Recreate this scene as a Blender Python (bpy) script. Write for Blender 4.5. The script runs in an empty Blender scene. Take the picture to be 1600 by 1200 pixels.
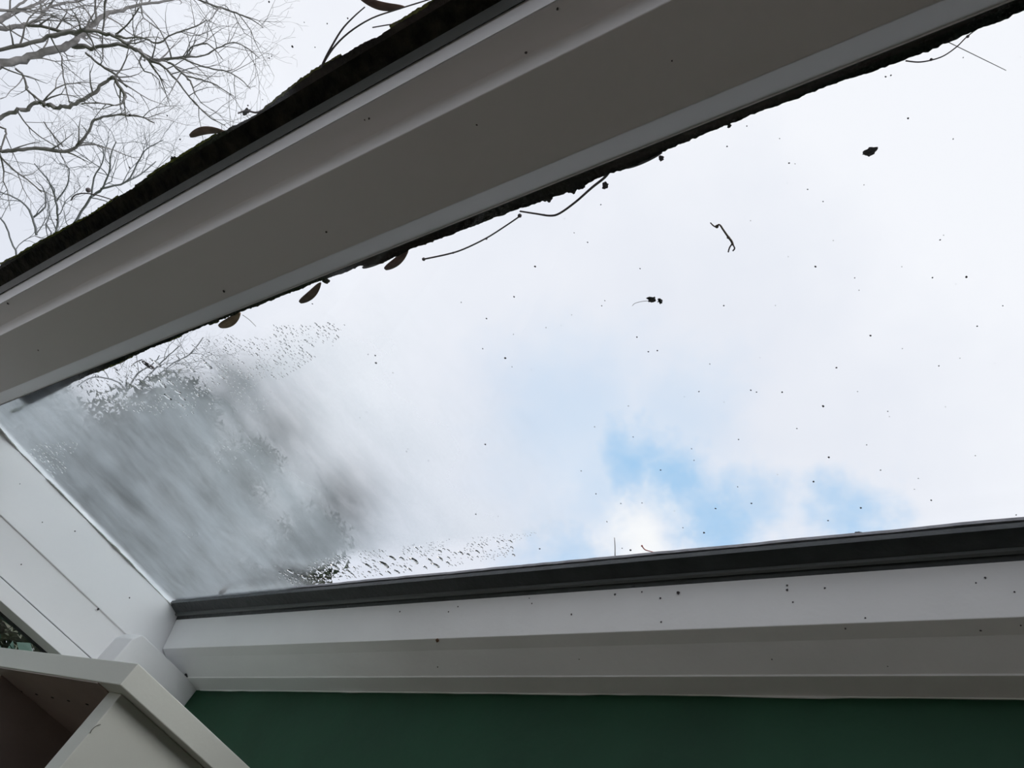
import bpy, math, random
from mathutils import Vector, Matrix, noise
C = bpy.context.scene.collection
R = random.Random(7)

# ------------------------------------------------------------------ camera
M = [[0.79931988, 0.45900837, 0.38781316],
     [-0.15464284, 0.78077322, -0.60537490],
     [-0.58066628, 0.42391566, 0.69506991]]
CAM = Vector((0, 0, 1.6)); F = 1180.0
cx, cy, cz = Vector(M[0]), Vector(M[1]), Vector(M[2])
cd = bpy.data.cameras.new('camera'); cam = bpy.data.objects.new('camera', cd); C.objects.link(cam)
m = Matrix((cx, -cy, -cz)).transposed().to_4x4(); m.translation = CAM
cam.matrix_world = m
cd.sensor_width = 36; cd.lens = F / 1600 * 36; cd.clip_start = 0.02; cd.clip_end = 500
sc = bpy.context.scene; sc.camera = cam

# ------------------------------------------------------------------ view and sky
sc.view_settings.view_transform = 'Standard'; sc.view_settings.look = 'None'
sc.view_settings.gamma = 1; sc.view_settings.use_curve_mapping = False
sc.view_settings.exposure = 0.0
sc.cycles.transparent_max_bounces = 32; sc.cycles.max_bounces = 10; sc.cycles.diffuse_bounces = 6
sc.cycles.caustics_refractive = True; sc.cycles.caustics_reflective = False

def ray(px, py): return cx * (px - 800) + cy * (py - 600) + cz * F
W = bpy.data.worlds.new('sky'); sc.world = W; W.use_nodes = True
nt = W.node_tree; nt.nodes.clear()
def N(t, **k):
    n = nt.nodes.new(t)
    for a, b in k.items(): setattr(n, a, b)
    return n
def L(a, b): nt.links.new(a, b)
def math_(op, a, b=None):
    n = N('ShaderNodeMath', operation=op)
    for i, v in enumerate((a, b)):
        if v is None: continue
        if hasattr(v, 'links') or not isinstance(v, (int, float)): L(v, n.inputs[i])
        else: n.inputs[i].default_value = v
    return n.outputs[0]
tc = N('ShaderNodeTexCoord')
def noi(vec, s, det=4, rough=.55):
    n = N('ShaderNodeTexNoise'); n.inputs['Scale'].default_value = s; n.inputs['Detail'].default_value = det
    n.inputs['Roughness'].default_value = rough; L(vec, n.inputs['Vector']); return n
dirv = tc.outputs['Generated']
w1 = noi(dirv, 5, 5, .6)
sub = N('ShaderNodeVectorMath', operation='SUBTRACT'); L(w1.outputs['Color'], sub.inputs[0]); sub.inputs[1].default_value = (.5, .5, .5)
scl = N('ShaderNodeVectorMath', operation='SCALE'); L(sub.outputs[0], scl.inputs[0]); scl.inputs['Scale'].default_value = .14
w2 = noi(dirv, 17, 6, .65)
sub2 = N('ShaderNodeVectorMath', operation='SUBTRACT'); L(w2.outputs['Color'], sub2.inputs[0]); sub2.inputs[1].default_value = (.5, .5, .5)
scl2 = N('ShaderNodeVectorMath', operation='SCALE'); L(sub2.outputs[0], scl2.inputs[0]); scl2.inputs['Scale'].default_value = .10
wv0 = N('ShaderNodeVectorMath', operation='ADD'); L(dirv, wv0.inputs[0]); L(scl.outputs[0], wv0.inputs[1])
wv = N('ShaderNodeVectorMath', operation='ADD'); L(wv0.outputs[0], wv.inputs[0]); L(scl2.outputs[0], wv.inputs[1])
def blob(px, py, r0, r1, amt):
    d = ray(px, py).normalized()
    n = N('ShaderNodeVectorMath', operation='DISTANCE'); L(wv.outputs[0], n.inputs[0]); n.inputs[1].default_value = d
    mr = N('ShaderNodeMapRange'); mr.interpolation_type = 'SMOOTHSTEP'
    L(n.outputs['Value'], mr.inputs['Value'])
    mr.inputs['From Min'].default_value = r0; mr.inputs['From Max'].default_value = r1
    mr.inputs['To Min'].default_value = amt; mr.inputs['To Max'].default_value = 0
    return mr.outputs[0]
blue = None
for b in ((1003, 712, 0, .10, .74), (1070, 748, 0, .095, .74), (1125, 792, 0, .09, .70), (1185, 785, 0, .075, .50), (1330, 812, 0, .08, .62), (900, 660, 0, .20, .30), (1060, 655, 0, .15, .25), (875, 872, 0, .085, .5), (930, 765, 0, .13, .32),
          (2600, 700, .1, .35, .7), (-1200, 1900, .05, .4, .5)):
    o = blob(*b); blue = o if blue is None else math_('MAXIMUM', blue, o)
white = math_('MAXIMUM', blob(1000, 848, .0, .075, 1.0), math_('MULTIPLY', blob(1040, 792, 0, .05, 1), .5))
blue = math_('MULTIPLY', blue, math_('SUBTRACT', 1.0, white))
# cloud body: soft greys and whites, brighter away to the upper right of the view
c1 = noi(dirv, 3.2, 6, .5)
bright = blob(1750, 50, .1, 1.1, 1.0)
b2 = blob(650, 150, .05, .7, .6)
cl = N('ShaderNodeMapRange'); L(c1.outputs['Fac'], cl.inputs['Value'])
cl.inputs['From Min'].default_value = .35; cl.inputs['From Max'].default_value = .7
grey = blob(1230, 570, .02, .36, .40)
cf = math_('MAXIMUM', 0.0, math_('MINIMUM', math_('ADD', math_('SUBTRACT', math_('MULTIPLY', cl.outputs[0], .4), grey), math_('MULTIPLY', math_('MAXIMUM', bright, b2), .9)), 1.0))
mixc = N('ShaderNodeMix', data_type='RGBA'); L(cf, mixc.inputs[0])
mixc.inputs[6].default_value = (.80, .84, .94, 1); mixc.inputs[7].default_value = (1.02, 1.035, 1.08, 1)
mixw = N('ShaderNodeMix', data_type='RGBA'); L(white, mixw.inputs[0]); L(mixc.outputs[2], mixw.inputs[6]); mixw.inputs[7].default_value = (1.05, 1.06, 1.07, 1)
mixb = N('ShaderNodeMix', data_type='RGBA'); L(blue, mixb.inputs[0]); L(mixw.outputs[2], mixb.inputs[6]); mixb.inputs[7].default_value = (.25, .58, .93, 1)
bg = N('ShaderNodeBackground'); L(mixb.outputs[2], bg.inputs['Color']); bg.inputs['Strength'].default_value = 1.0
out = N('ShaderNodeOutputWorld'); L(bg.outputs[0], out.inputs[0])

# veiled sun behind thin cloud, up and to the right, behind the photographer
sl = bpy.data.lights.new('veiled_sun', 'SUN'); so = bpy.data.objects.new('veiled_sun', sl); C.objects.link(so)
sl.energy = 2.3; sl.angle = math.radians(45); sl.color = (1, .985, .97)
so.rotation_euler = Vector((.86, -.10, .50)).to_track_quat('Z', 'Y').to_euler(); so.location = (3, -2, 6)

# ------------------------------------------------------------------ helpers
TH = math.radians(4.769)
S = Vector((math.cos(TH), 0, math.sin(TH))); T = Vector((0, 1, 0)); NN = Vector((-math.sin(TH), 0, math.cos(TH)))
def RP(s, t, n): return CAM + S * s + T * t + NN * n          # roof coordinates -> world
def at(px, py, n):                                            # pixel -> point on the roof plane at height n
    v = ray(px, py); return CAM + v * (n / v.dot(NN))
def st(px, py, n):
    p = at(px, py, n) - CAM; return p.dot(S), p.dot(T)
def aty(px, py, y): v = ray(px, py); return CAM + v * (y / v.y)
def atx(px, py, x): v = ray(px, py); return CAM + v * (x / v.x)

def tag(o, label=None, cat=None, group=None, kind=None):
    if label: o['label'] = label
    if cat: o['category'] = cat
    if group: o['group'] = group
    if kind: o['kind'] = kind
    return o
def empty(name, loc=(0, 0, 0)):
    o = bpy.data.objects.new(name, None); o.location = loc; o.empty_display_size = .1; C.objects.link(o); return o
ORD = 'first second third fourth fifth sixth seventh eighth ninth tenth eleventh twelfth thirteenth fourteenth fifteenth sixteenth seventeenth eighteenth nineteenth twentieth'.split()
ORD += ['twenty-' + w_ for w_ in ORD[:9]] + ['thirtieth']
def order(xs):      # rank of each from the left, in words
    rk = sorted(range(len(xs)), key=lambda i: (xs[i], i)); res = [''] * len(xs)
    for k_, i in enumerate(rk): res[i] = ORD[k_] + ' from the left'
    return res
class MB:
    def __init__(s): s.v = []; s.f = []
    def poly(s, pts):
        b = len(s.v); s.v += [Vector(p) for p in pts]; s.f.append(list(range(b, b + len(pts))))
    def box(s, a, b):
        i = len(s.v)
        s.v += [Vector((x, y, z)) for x in (a[0], b[0]) for y in (a[1], b[1]) for z in (a[2], b[2])]
        s.f += [[i + k for k in q] for q in ((0, 1, 3, 2), (4, 6, 7, 5), (0, 4, 5, 1), (2, 3, 7, 6), (0, 2, 6, 4), (1, 5, 7, 3))]
        return s
    def rbox(s, a, b):      # box in roof coordinates
        i = len(s.v)
        s.v += [RP(x, y, z) for x in (a[0], b[0]) for y in (a[1], b[1]) for z in (a[2], b[2])]
        s.f += [[i + k for k in q] for q in ((0, 1, 3, 2), (4, 6, 7, 5), (0, 4, 5, 1), (2, 3, 7, 6), (0, 2, 6, 4), (1, 5, 7, 3))]
        return s
    def loft(s, rings, caps=True):
        i = len(s.v); n = len(rings[0])
        for r in rings: s.v += [Vector(p) for p in r]
        for k in range(len(rings) - 1):
            for j in range(n):
                a = i + k * n + j; b = i + k * n + (j + 1) % n
                s.f.append([a, b, b + n, a + n])
        if caps: s.f.append([i + j for j in range(n)][::-1]); s.f.append([i + (len(rings) - 1) * n + j for j in range(n)])
        return s
    def tube(s, pts, rad, k=5):
        pts = [Vector(p) for p in pts]; rings = []
        up = Vector((.3, .5, .8))
        for j, p in enumerate(pts):
            d = (pts[min(j + 1, len(pts) - 1)] - pts[max(j - 1, 0)])
            if d.length < 1e-9: d = Vector((0, 0, 1))
            d.normalize(); u = d.cross(up)
            if u.length < 1e-3: u = d.cross(Vector((1, 0, 0)))
            u.normalize(); w = d.cross(u)
            r = rad[j] if hasattr(rad, '__len__') else rad
            rings.append([p + (u * math.cos(6.2832 * q / k) + w * math.sin(6.2832 * q / k)) * r for q in range(k)])
        return s.loft(rings)
    def build(s, name, mat, parent=None, smooth=False, bevel=0):
        me = bpy.data.meshes.new(name); org = parent.matrix_world.translation if parent else Vector((0, 0, 0))
        if parent: org = Vector(parent.get('_w', (0, 0, 0)))
        me.from_pydata([v - org for v in s.v], [], s.f); me.materials.append(mat); me.update()
        import bmesh
        bm = bmesh.new(); bm.from_mesh(me); bmesh.ops.recalc_face_normals(bm, faces=bm.faces); bm.to_mesh(me); bm.free()
        if smooth: me.polygons.foreach_set('use_smooth', [True] * len(me.polygons))
        o = bpy.data.objects.new(name, me); C.objects.link(o)
        if parent: o.parent = parent
        if bevel:
            b = o.modifiers.new('bevel', 'BEVEL'); b.width = bevel; b.segments = 2; b.limit_method = 'ANGLE'
        return o
def root(name, loc, *a, **k):
    o = empty(name, loc); o['_w'] = tuple(loc); return tag(o, *a, **k)
def extr(profile, s0, s1):  # (t, n) polygon swept along the slope
    return MB().loft([[RP(s, t, n) for t, n in profile] for s in (s0, s1)])

def mat(name, col, rough=.5, bump=0, bscale=40, var=0, vscale=6, spec=.5, metal=0, sheen=0, col2=None, detail=5):
    m = bpy.data.materials.new(name); m.use_nodes = True; t = m.node_tree; p = t.nodes['Principled BSDF']
    p.inputs['Base Color'].default_value = (*col, 1); p.inputs['Roughness'].default_value = rough
    p.inputs['Metallic'].default_value = metal; p.inputs['Specular IOR Level'].default_value = spec
    tcn = t.nodes.new('ShaderNodeTexCoord')
    if var or col2:
        n = t.nodes.new('ShaderNodeTexNoise'); n.inputs['Scale'].default_value = vscale; n.inputs['Detail'].default_value = detail
        t.links.new(tcn.outputs['Object'], n.inputs['Vector'])
        r = t.nodes.new('ShaderNodeValToRGB'); t.links.new(n.outputs['Fac'], r.inputs[0])
        c2 = col2 or tuple(c * (1 - var) for c in col)
        r.color_ramp.elements[0].position = .3; r.color_ramp.elements[1].position = .65
        r.color_ramp.elements[0].color = (*c2, 1); r.color_ramp.elements[1].color = (*col, 1)
        t.links.new(r.outputs[0], p.inputs['Base Color'])
    if bump:
        n = t.nodes.new('ShaderNodeTexNoise'); n.inputs['Scale'].default_value = bscale; n.inputs['Detail'].default_value = 4
        t.links.new(tcn.outputs['Object'], n.inputs['Vector'])
        b = t.nodes.new('ShaderNodeBump'); b.inputs['Strength'].default_value = bump; b.inputs['Distance'].default_value = .01
        t.links.new(n.outputs['Fac'], b.inputs['Height']); t.links.new(b.outputs[0], p.inputs['Normal'])
    return m
def glass_mat(name, tint, gloss=.05):
    m = bpy.data.materials.new(name); m.use_nodes = True; t = m.node_tree; t.nodes.clear()
    a = t.nodes.new('ShaderNodeBsdfTransparent'); a.inputs[0].default_value = (*tint, 1)
    g = t.nodes.new('ShaderNodeBsdfGlossy'); g.inputs['Roughness'].default_value = .02
    x = t.nodes.new('ShaderNodeMixShader'); x.inputs[0].default_value = gloss
    o = t.nodes.new('ShaderNodeOutputMaterial')
    t.links.new(a.outputs[0], x.inputs[1]); t.links.new(g.outputs[0], x.inputs[2]); t.links.new(x.outputs[0], o.inputs[0])
    return m
PVC = mat('white_pvc', (.80, .79, .80), .38, bump=.02, bscale=60, var=.04, vscale=5)
PVC2 = mat('white_painted_wood', (.83, .83, .82), .5, bump=.12, bscale=25, var=.06, vscale=9)
SEAL = mat('dark_rubber', (.030, .036, .037), .45, bump=.2, bscale=80, var=.4, vscale=30)
SEALG = mat('grey_rubber', (.10, .11, .11), .5, bump=.1, bscale=60)
BUTYL = mat('grey_edge_seal', (.26, .26, .28), .5, bump=.3, bscale=90, var=.3, vscale=40)
MOSSD = mat('black_dirt', (.010, .010, .009), .95, bump=.8, bscale=120, col2=(.03, .028, .02), vscale=60, spec=.1)
MOSSG = mat('green_moss', (.20, .22, .04), .95, bump=.8, bscale=150, col2=(.06, .08, .015), vscale=90, spec=.1)
GREEN = mat('dark_green_paint', (.009, .058, .026), .6, bump=.06, bscale=60, var=.25, vscale=7, spec=.3)
CREAM = mat('cream_laminate', (.56, .57, .52), .45, bump=.02, bscale=200, var=.04, vscale=10)
BROWN = mat('dark_brown_laminate', (.30, .25, .22), .5, var=.2, vscale=10)
HOLE = mat('black_hole', (.008, .007, .007), .9)
WALL = mat('grey_plaster', (.52, .49, .46), .8, var=.1, vscale=3)
FLOORM = mat('oak_boards', (.68, .57, .49), .5, col2=(.58, .47, .40), vscale=8)
GLASS = glass_mat('clear_glass', (.992, .994, .996), .02)
GLASSW = glass_mat('window_glass', (.95, .97, .96), .06)
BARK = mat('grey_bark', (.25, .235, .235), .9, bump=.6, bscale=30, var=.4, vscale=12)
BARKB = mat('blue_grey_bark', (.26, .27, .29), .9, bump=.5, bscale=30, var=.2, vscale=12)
LAWN = mat('lawn', (.10, .13, .05), .95, var=.4, vscale=1.5)
NEEDLE = mat('evergreen_foliage', (.075, .105, .075), .85, col2=(.12, .105, .075), vscale=1.2)
LEAFM = mat('laurel_leaf', (.03, .09, .06), .6, col2=(.012, .04, .028), vscale=4)
SEEDB = mat('brown_seed', (.20, .115, .085), .7, bump=.3, bscale=200, col2=(.11, .07, .055), vscale=60)
SEEDT = mat('tan_seed', (.42, .30, .18), .7, bump=.3, bscale=200, col2=(.25, .15, .09), vscale=80)
TWIGM = mat('grey_brown_stalk', (.13, .11, .115), .8)
TWIGP = mat('pale_stalk', (.42, .40, .38), .8)
REDT = mat('reddish_thread', (.35, .08, .06), .7)
SPECK = mat('dark_dirt', (.09, .08, .085), .9, bump=.5, bscale=400)
SPECKB = mat('brown_dirt', (.16, .09, .05), .9)

G = .62            # height of the inner glass face above the camera
# ------------------------------------------------------------------ room shell
XW = -1.434; YG = .775
def struct(name, o, label): tag(o, label, kind='structure'); return o
zr = lambda x: (RP((x + .05) / math.cos(TH), 0, .60).z)
b = MB().loft([[(-1.6, y, 0), (2.6, y, 0), (2.6, y, zr(2.6)), (-1.6, y, zr(-1.6))] for y in (YG, YG + .2)]); struct('wall_green', b.build('wall_green', GREEN), 'dark green painted wall below the sloping white sill')
b = MB().box((-1.60, -2.8, 0), (-1.45, YG, .95)); b.build('wall_left', WALL)['kind'] = 'structure'
b = MB().box((-1.6, -2.95, 0), (2.6, -2.8, 2.0)); b.build('wall_back', WALL)['kind'] = 'structure'
b = MB().box((2.5, -2.8, 0), (2.6, YG, 2.6)); b.build('wall_right', WALL)['kind'] = 'structure'
b = MB().box((-1.6, -2.95, -.1), (2.6, YG + .2, 0)); b.build('floor', FLOORM)['kind'] = 'structure'
b = MB().rbox((.35, -2.95, .60), (2.7, YG + .2, .72)); b.build('ceiling', WALL)['kind'] = 'structure'


# ------------------------------------------------------------------ sill of the roof along the green wall
S0, S1 = -1.395, .36
prof = [(.678, .606), (.693, .551), (.710, .544), (.743, .525), (.7435, .5235), (.775, .5195), (.83, .519), (.83, .69), (.705, .69), (.69, .625)]
sill = extr(prof, S0 + .001, S1).build('trim_1', PVC2, bevel=.0012)
struct('trim_1', sill, 'stepped white wooden sill running along the top of the green wall')
# wavy paint line where the wall meets the sill
mb = MB(); rings = []
for i in range(60):
    s = -1.33 + i * .03
    e = .0035 * noise.noise(Vector((s * 6, 1, 0))) + .0012 * noise.noise(Vector((s * 40, 5, 0)))
    rings.append([RP(s, YG - .0015, .53), RP(s, YG - .0015, .5185 + e), RP(s, YG + .001, .5185 + e), RP(s, YG + .001, .53)])
mb.loft(rings); o = mb.build('paint_edge', PVC2, sill)

# ------------------------------------------------------------------ rafter
TR = [(.0186, .62), (.0295, .590), (.0555, .590), (.0635, .570), (.1345, .570), (.1553, .588), (.1640, .62), (.1635, .66), (.0, .66), (.0, .62)]
raf = extr(TR, S0 - .03, S1).build('trim_2', PVC, bevel=.0008)
struct('trim_2', raf, 'broad white plastic rafter crossing between the two roof panes, seen from below')
raf2 = extr([(t - .80, n) for t, n in TR], S0 - .03, S1).build('trim_3', PVC, bevel=.0008)
struct('trim_3', raf2, 'next white plastic rafter further along the roof')
raf3 = extr([(t - 1.60, n) for t, n in TR], S0 - .03, S1).build('trim_4', PVC, bevel=.0008)
struct('trim_4', raf3, 'third white plastic rafter further along the roof')
# thin bright bead under the rafter's upper corner
extr([(.0288, .5895), (.0298, .5882), (.0308, .5895)], S0, S1).build('bead', PVC, raf)
extr([(.1546, .5875), (.1556, .5868), (.1560, .589)], S0, S1).build('bead', PVC, raf)

# ------------------------------------------------------------------ eaves beam and window under it
pz = lambda r: CAM.z + XW / r     # height on the beam's face for x/z = r
z1, z2, z3 = CAM.z + XW / -3.505, CAM.z + XW / -4.16, CAM.z + XW / -4.52
top = RP(S0, 0, .62)
mb = MB(); ys = (-2.9, YG)
P = [(top.x, top.z), (XW, z1), (XW - .03, z1 - .012), (XW - .10, z1 - .01), (XW - .10, top.z + .02), (top.x - .03, top.z + .02), (top.x - .012, top.z + .004)]
mb.loft([[(x, y, z) for x, z in P] for y in ys]); eb = mb.build('trim_5', PVC, bevel=.001)
struct('trim_5', eb, 'white eaves beam closing the lower end of the roof panes')
win = root('window_3', (-1.48, -.9, CAM.z + z2 * 0 + .1), 'white window under the eaves beam with dark green leaves behind it', kind='structure')
def yb(name, x0, x1, za, zb, y0, y1, m=PVC, bev=.001): return MB().box((x0, y0, za), (x1, y1, zb)).build(name, m, win, bevel=bev)
yb('window_frame', XW - .055, XW - .003, z2, z1, -2.85, .62)
yb('sash', XW - .05, XW + .002, z3, z2 - .0025, -2.85, .62)
yb('groove', XW - .05, XW - .006, z2 - .003, z2 + .001, -2.85, .62, SEALG, 0)
yb('gasket', XW - .056, XW - .050, z3 - .004, z3 + .001, -2.85, .62, SEAL, 0)
yb('sash', XW - .05, XW + .002, 1.02, 1.07, -2.85, .62)
yb('sash', XW - .05, XW + .002, 1.07, z3, .585, .62)
for y in (-.55, -1.7): yb('mullion', XW - .05, XW + .004, 1.07, z3, y - .04, y + .04)
yb('pane', XW - .060, XW - .055, 1.07, z3 + .01, -2.8, .59, GLASSW, 0)
yb('window_board', XW - .02, XW + .12, .98, 1.02, -2.8, .40)
# corner post with a bevelled head
XP = -1.379
a = [atx(207, 998, XP), atx(226, 997, XP), atx(315, 1077, XP)]
yl, yt = a[0].y, a[1].y; zt = (a[1].z + a[2].z) / 2
prof = [(yl, 0), (YG, 0), (YG, zt), (yt, zt), (yt - .008, zt - .0015), (yl, a[0].z)]
po = MB().loft([[(x, y, z) for y, z in prof] for x in (XP, XW - .03)]).build('trim_6', PVC, bevel=.002)
struct('trim_6', po, 'white corner post with a slanted head where beam, sill and green wall meet')
gy = yt + .74 * (YG - yt)
MB().box((XP - .004, gy, zt + .0004), (XP - .0005, YG - .001, zt + .0035)).build('dark_gap', SEAL, po)

# ------------------------------------------------------------------ roof glazing
def roof_window(name, t0, t1, label):
    w = root(name, tuple(RP(-.5, (t0 + t1) / 2, G)), label, kind='structure')
    MB().rbox((S0 - .02, t0, G), (.36, t1, G + .004)).build('inner_pane', GLASS, w)
    MB().rbox((S0 - .03, t0, G + .020), (.37, t1, G + .024)).build('outer_pane', GLASS, w)
    return w
w1_ = roof_window('window_1', .14, .69, 'large double glazed roof pane, fogged and beaded with water at its lower left end')
w2_ = roof_window('window_2', -.655, .02, 'roof pane at the top left with bare branches behind it')
w4_ = roof_window('window_4', -1.455, -.78, 'roof pane beyond the left one')
w5_ = roof_window('window_5', -2.95, -1.58, 'last roof pane')
# seals of the large pane along the sill
extr([(.6465, .6195), (.668, .6145), (.669, .6195), (.669, .626), (.6465, .626)], S0, S1).build('seal_strip', SEAL, w1_)
extr([(.668, .616), (.6695, .6115), (.6735, .6105), (.675, .615), (.675, .624), (.668, .624)], S0, S1).build('seal_bead', SEALG, w1_)
extr([(.6745, .614), (.679, .604), (.684, .606), (.684, .63), (.6745, .63)], S0, S1).build('gasket', SEAL, w1_)
def wavy_strip(name, par, m_, t0, t1, n0, n1, s0, s1, amp, sc_, step=.006, seed=0):
    rings = []; k = int((s1 - s0) / step)
    for i in range(k + 1):
        s = s0 + (s1 - s0) * i / k
        e = amp * noise.noise(Vector((s * sc_, seed, 0))) + amp * .5 * noise.noise(Vector((s * sc_ * 4, seed, 3)))
        rings.append([RP(s, t0 + e, n0), RP(s, t1, n0), RP(s, t1, n1), RP(s, t0 + e, n1)])
    return MB().loft(rings).build(name, m_, par)
wavy_strip('edge_seal', w1_, BUTYL, .6495, .672, .632, .636, S0, S1, .0012, 12)
ws = wavy_strip('edge_seal', w1_, BUTYL, 0, .03, .6255, .630, .0, .01, 0, 1)
bpy.data.objects.remove(ws)
# lower-end sealant of the large pane against the eaves beam (pale, soft edge)
rings = []
for i in range(90):
    t = .15 + i * .006
    e = .006 * noise.noise(Vector((t * 9, 2, 0))) + .003 * noise.noise(Vector((t * 50, 7, 0))) + .02 * math.exp(-(t - .16) / .035)
    rings.append([RP(S0 - .02, t, .6188), RP(S0 + .003 + e, t, .6188), RP(S0 + .003 + e, t, .6199), RP(S0 - .02, t, .6199)])
MB().loft(rings).build('edge_seal', mat('pale_sealant', (.55, .56, .53), .6, bump=.4, bscale=120, var=.25, vscale=30), w1_)
# seals at the rafter
wavy_strip('edge_seal', w1_, SEAL, .158, .1655, .6205, .6245, S0, S1, 0, 1)
extr([(-.006, .6185), (.0125, .6165), (.0125, .624), (-.006, .624)], S0, S1).build('seal_strip', MOSSD, w2_)
extr([(.0125, .616), (.0200, .6105), (.0228, .62), (.0228, .624), (.0125, .624)], S0, S1).build('gasket', SEALG, w2_)

# ------------------------------------------------------------------ fogged film between the panes
def film_mat(ior, f0, f1):
    m = bpy.data.materials.new('condensation'); m.use_nodes = True; t = m.node_tree; t.nodes.clear()
    n = lambda k: t.nodes.new(k); l = t.links.new
    tcn = n('ShaderNodeTexCoord'); sep = n('ShaderNodeSeparateXYZ'); l(tcn.outputs['Object'], sep.inputs[0])
    def mth(op, a, b, clamp=False):
        q = n('ShaderNodeMath'); q.operation = op; q.use_clamp = clamp
        for i, v in enumerate((a, b)):
            if v is None: continue
            if isinstance(v, (int, float)): q.inputs[i].default_value = v
            else: l(v, q.inputs[i])
        return q.outputs[0]
    def nz(scale, sx, sy, det=5, rough=.55, rot=0):
        mp = n('ShaderNodeMapping'); mp.inputs['Scale'].default_value = (sx, sy, 1); mp.inputs['Rotation'].default_value = (0, 0, rot)
        l(tcn.outputs['Object'], mp.inputs[0]); q = n('ShaderNodeTexNoise'); q.inputs['Scale'].default_value = scale
        q.inputs['Detail'].default_value = det; q.inputs['Roughness'].default_value = rough; l(mp.outputs[0], q.inputs['Vector']); return q.outputs['Fac']
    X = sep.outputs['X']; Y = sep.outputs['Y']          # film coordinates: x along the slope from the beam, y across
    big = nz(5, 1, 1, 3)
    # distance from the beam, warped: fog ends about 0.55 m up
    d = mth('ADD', X, mth('MULTIPLY', mth('SUBTRACT', big, .5), .30))
    fall = n('ShaderNodeMapRange'); fall.interpolation_type = 'SMOOTHSTEP'; l(d, fall.inputs[0])
    fall.inputs[1].default_value = f0; fall.inputs[2].default_value = f1; fall.inputs[3].default_value = 1; fall.inputs[4].default_value = 0
    st_ = nz(15, 1.5, .6, 7, .65, .45)                    # wiped streaks
    sr = n('ShaderNodeMapRange'); l(st_, sr.inputs[0]); sr.inputs[1].default_value = .36; sr.inputs[2].default_value = .66; sr.inputs[3].default_value = 0; sr.inputs[4].default_value = 1
    def ss(v, a, b_, lo=0., hi=1.):
        q = n('ShaderNodeMapRange'); q.interpolation_type = 'SMOOTHSTEP'; l(v, q.inputs[0]); q.inputs[1].default_value = a; q.inputs[2].default_value = b_; q.inputs[3].default_value = lo; q.inputs[4].default_value = hi; return q.outputs[0]
    yw = mth('ADD', Y, mth('MULTIPLY', mth('SUBTRACT', nz(14, 1, 1, 4), .5), .08))
    clear1 = mth('MAXIMUM', ss(yw, .02, .11), ss(X, .20, .36, 1., 0.))          # clear strip by the rafter
    clear2 = mth('MAXIMUM', ss(yw, .41, .455, 1., 0.), ss(X, .30, .45, 1., 0.))  # clear strip by the sill
    fall_ = mth('MULTIPLY', fall.outputs[0], mth('MULTIPLY', clear1, clear2))
    fac = mth('MULTIPLY', fall_, mth('ADD', mth('MULTIPLY', sr.outputs[0], .35), .66), True)
    tr = n('ShaderNodeBsdfTransparent')
    tl = n('ShaderNodeBsdfTranslucent'); tl.inputs[0].default_value = (.50, .525, .545, 1)
    rf = n('ShaderNodeBsdfRefraction'); rf.inputs['Color'].default_value = (.90, .95, .955, 1); rf.inputs['Roughness'].default_value = .62; rf.inputs['IOR'].default_value = ior
    m1 = n('ShaderNodeMixShader'); veil = n('ShaderNodeMapRange'); veil.interpolation_type = 'SMOOTHSTEP'; l(d, veil.inputs[0]); veil.inputs[1].default_value = .22; veil.inputs[2].default_value = .55; veil.inputs[3].default_value = 1; veil.inputs[4].default_value = .35; l(mth('MULTIPLY', mth('ADD', mth('MULTIPLY', sr.outputs[0], .36), .09), veil.outputs[0]), m1.inputs[0]); l(rf.outputs[0], m1.inputs[1]); l(tl.outputs[0], m1.inputs[2])
    m2 = n('ShaderNodeMixShader'); l(fac, m2.inputs[0]); l(tr.outputs[0], m2.inputs[1]); l(m1.outputs[0], m2.inputs[2])
    o = n('ShaderNodeOutputMaterial'); l(m2.outputs[0], o.inputs[0]); return m
FILM = film_mat(1.07, .58, 1.0); FILM2 = film_mat(1 / 1.07, .40, .66)
def roof_local(name, s0, s1, t0, t1, nh, m_):
    me = bpy.data.meshes.new(name)
    me.from_pydata([(0, 0, 0), (s1 - s0, 0, 0), (s1 - s0, t1 - t0, 0), (0, t1 - t0, 0)], [], [(0, 1, 2, 3)]); me.materials.append(m_)
    o = bpy.data.objects.new(name, me); C.objects.link(o)
    mm = Matrix((S, T, NN)).transposed().to_4x4(); mm.translation = RP(s0, t0, nh); o.matrix_world = mm; return o
for nh_, fm_, lb_ in ((.6395, FILM, 'grey fog of condensation on the glass at the low end of the large roof pane'), (.6262, FILM2, 'denser inner fog of condensation nearest the eaves beam on the large roof pane')):
    fo = roof_local('condensation', -1.425, -.35, .166, .69, nh_, fm_)
    tag(fo, lb_, 'condensation', kind='stuff')

# ------------------------------------------------------------------ bookcase
bk = root('bookcase', (-1.15, .58, 0), 'tall narrow cream bookcase with dark inside, standing in the corner by the green wall', 'bookcase')
zb0, zb1 = CAM.z + .2235, CAM.z + .253
XR, XL, YF, YB = -.936, -1.356, .44, .755
def bx(name, a, b_, m_, bev=.001): return MB().box(a, b_).build(name, m_, bk, bevel=bev)
topb = bx('top_board', (XL, YF, zb0), (XR, YB, zb1), CREAM, .0012)
bx('top_lining', (XL + .02, YF + .0015, zb0 - .0015), (XR - .055, YB - .02, zb0 + .002), BROWN, 0)
bx('side_panel', (-.990, YF + .020, .0), (-.959, YB - .004, zb0), CREAM)
bx('side_lining', (-.9915, YF + .0215, .0), (-.989, YB - .006, zb0 - .001), BROWN, 0)
bx('side_panel', (XL + .012, YF + .020, 0), (XL + .042, YB - .004, zb0), CREAM)
bx('side_lining', (XL + .0415, YF + .0215, .0), (XL + .0435, YB - .006, zb0 - .001), BROWN, 0)
bx('back_panel', (XL + .04, YB - .016, 0), (-.99, YB - .008, zb0), BROWN, 0)
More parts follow.
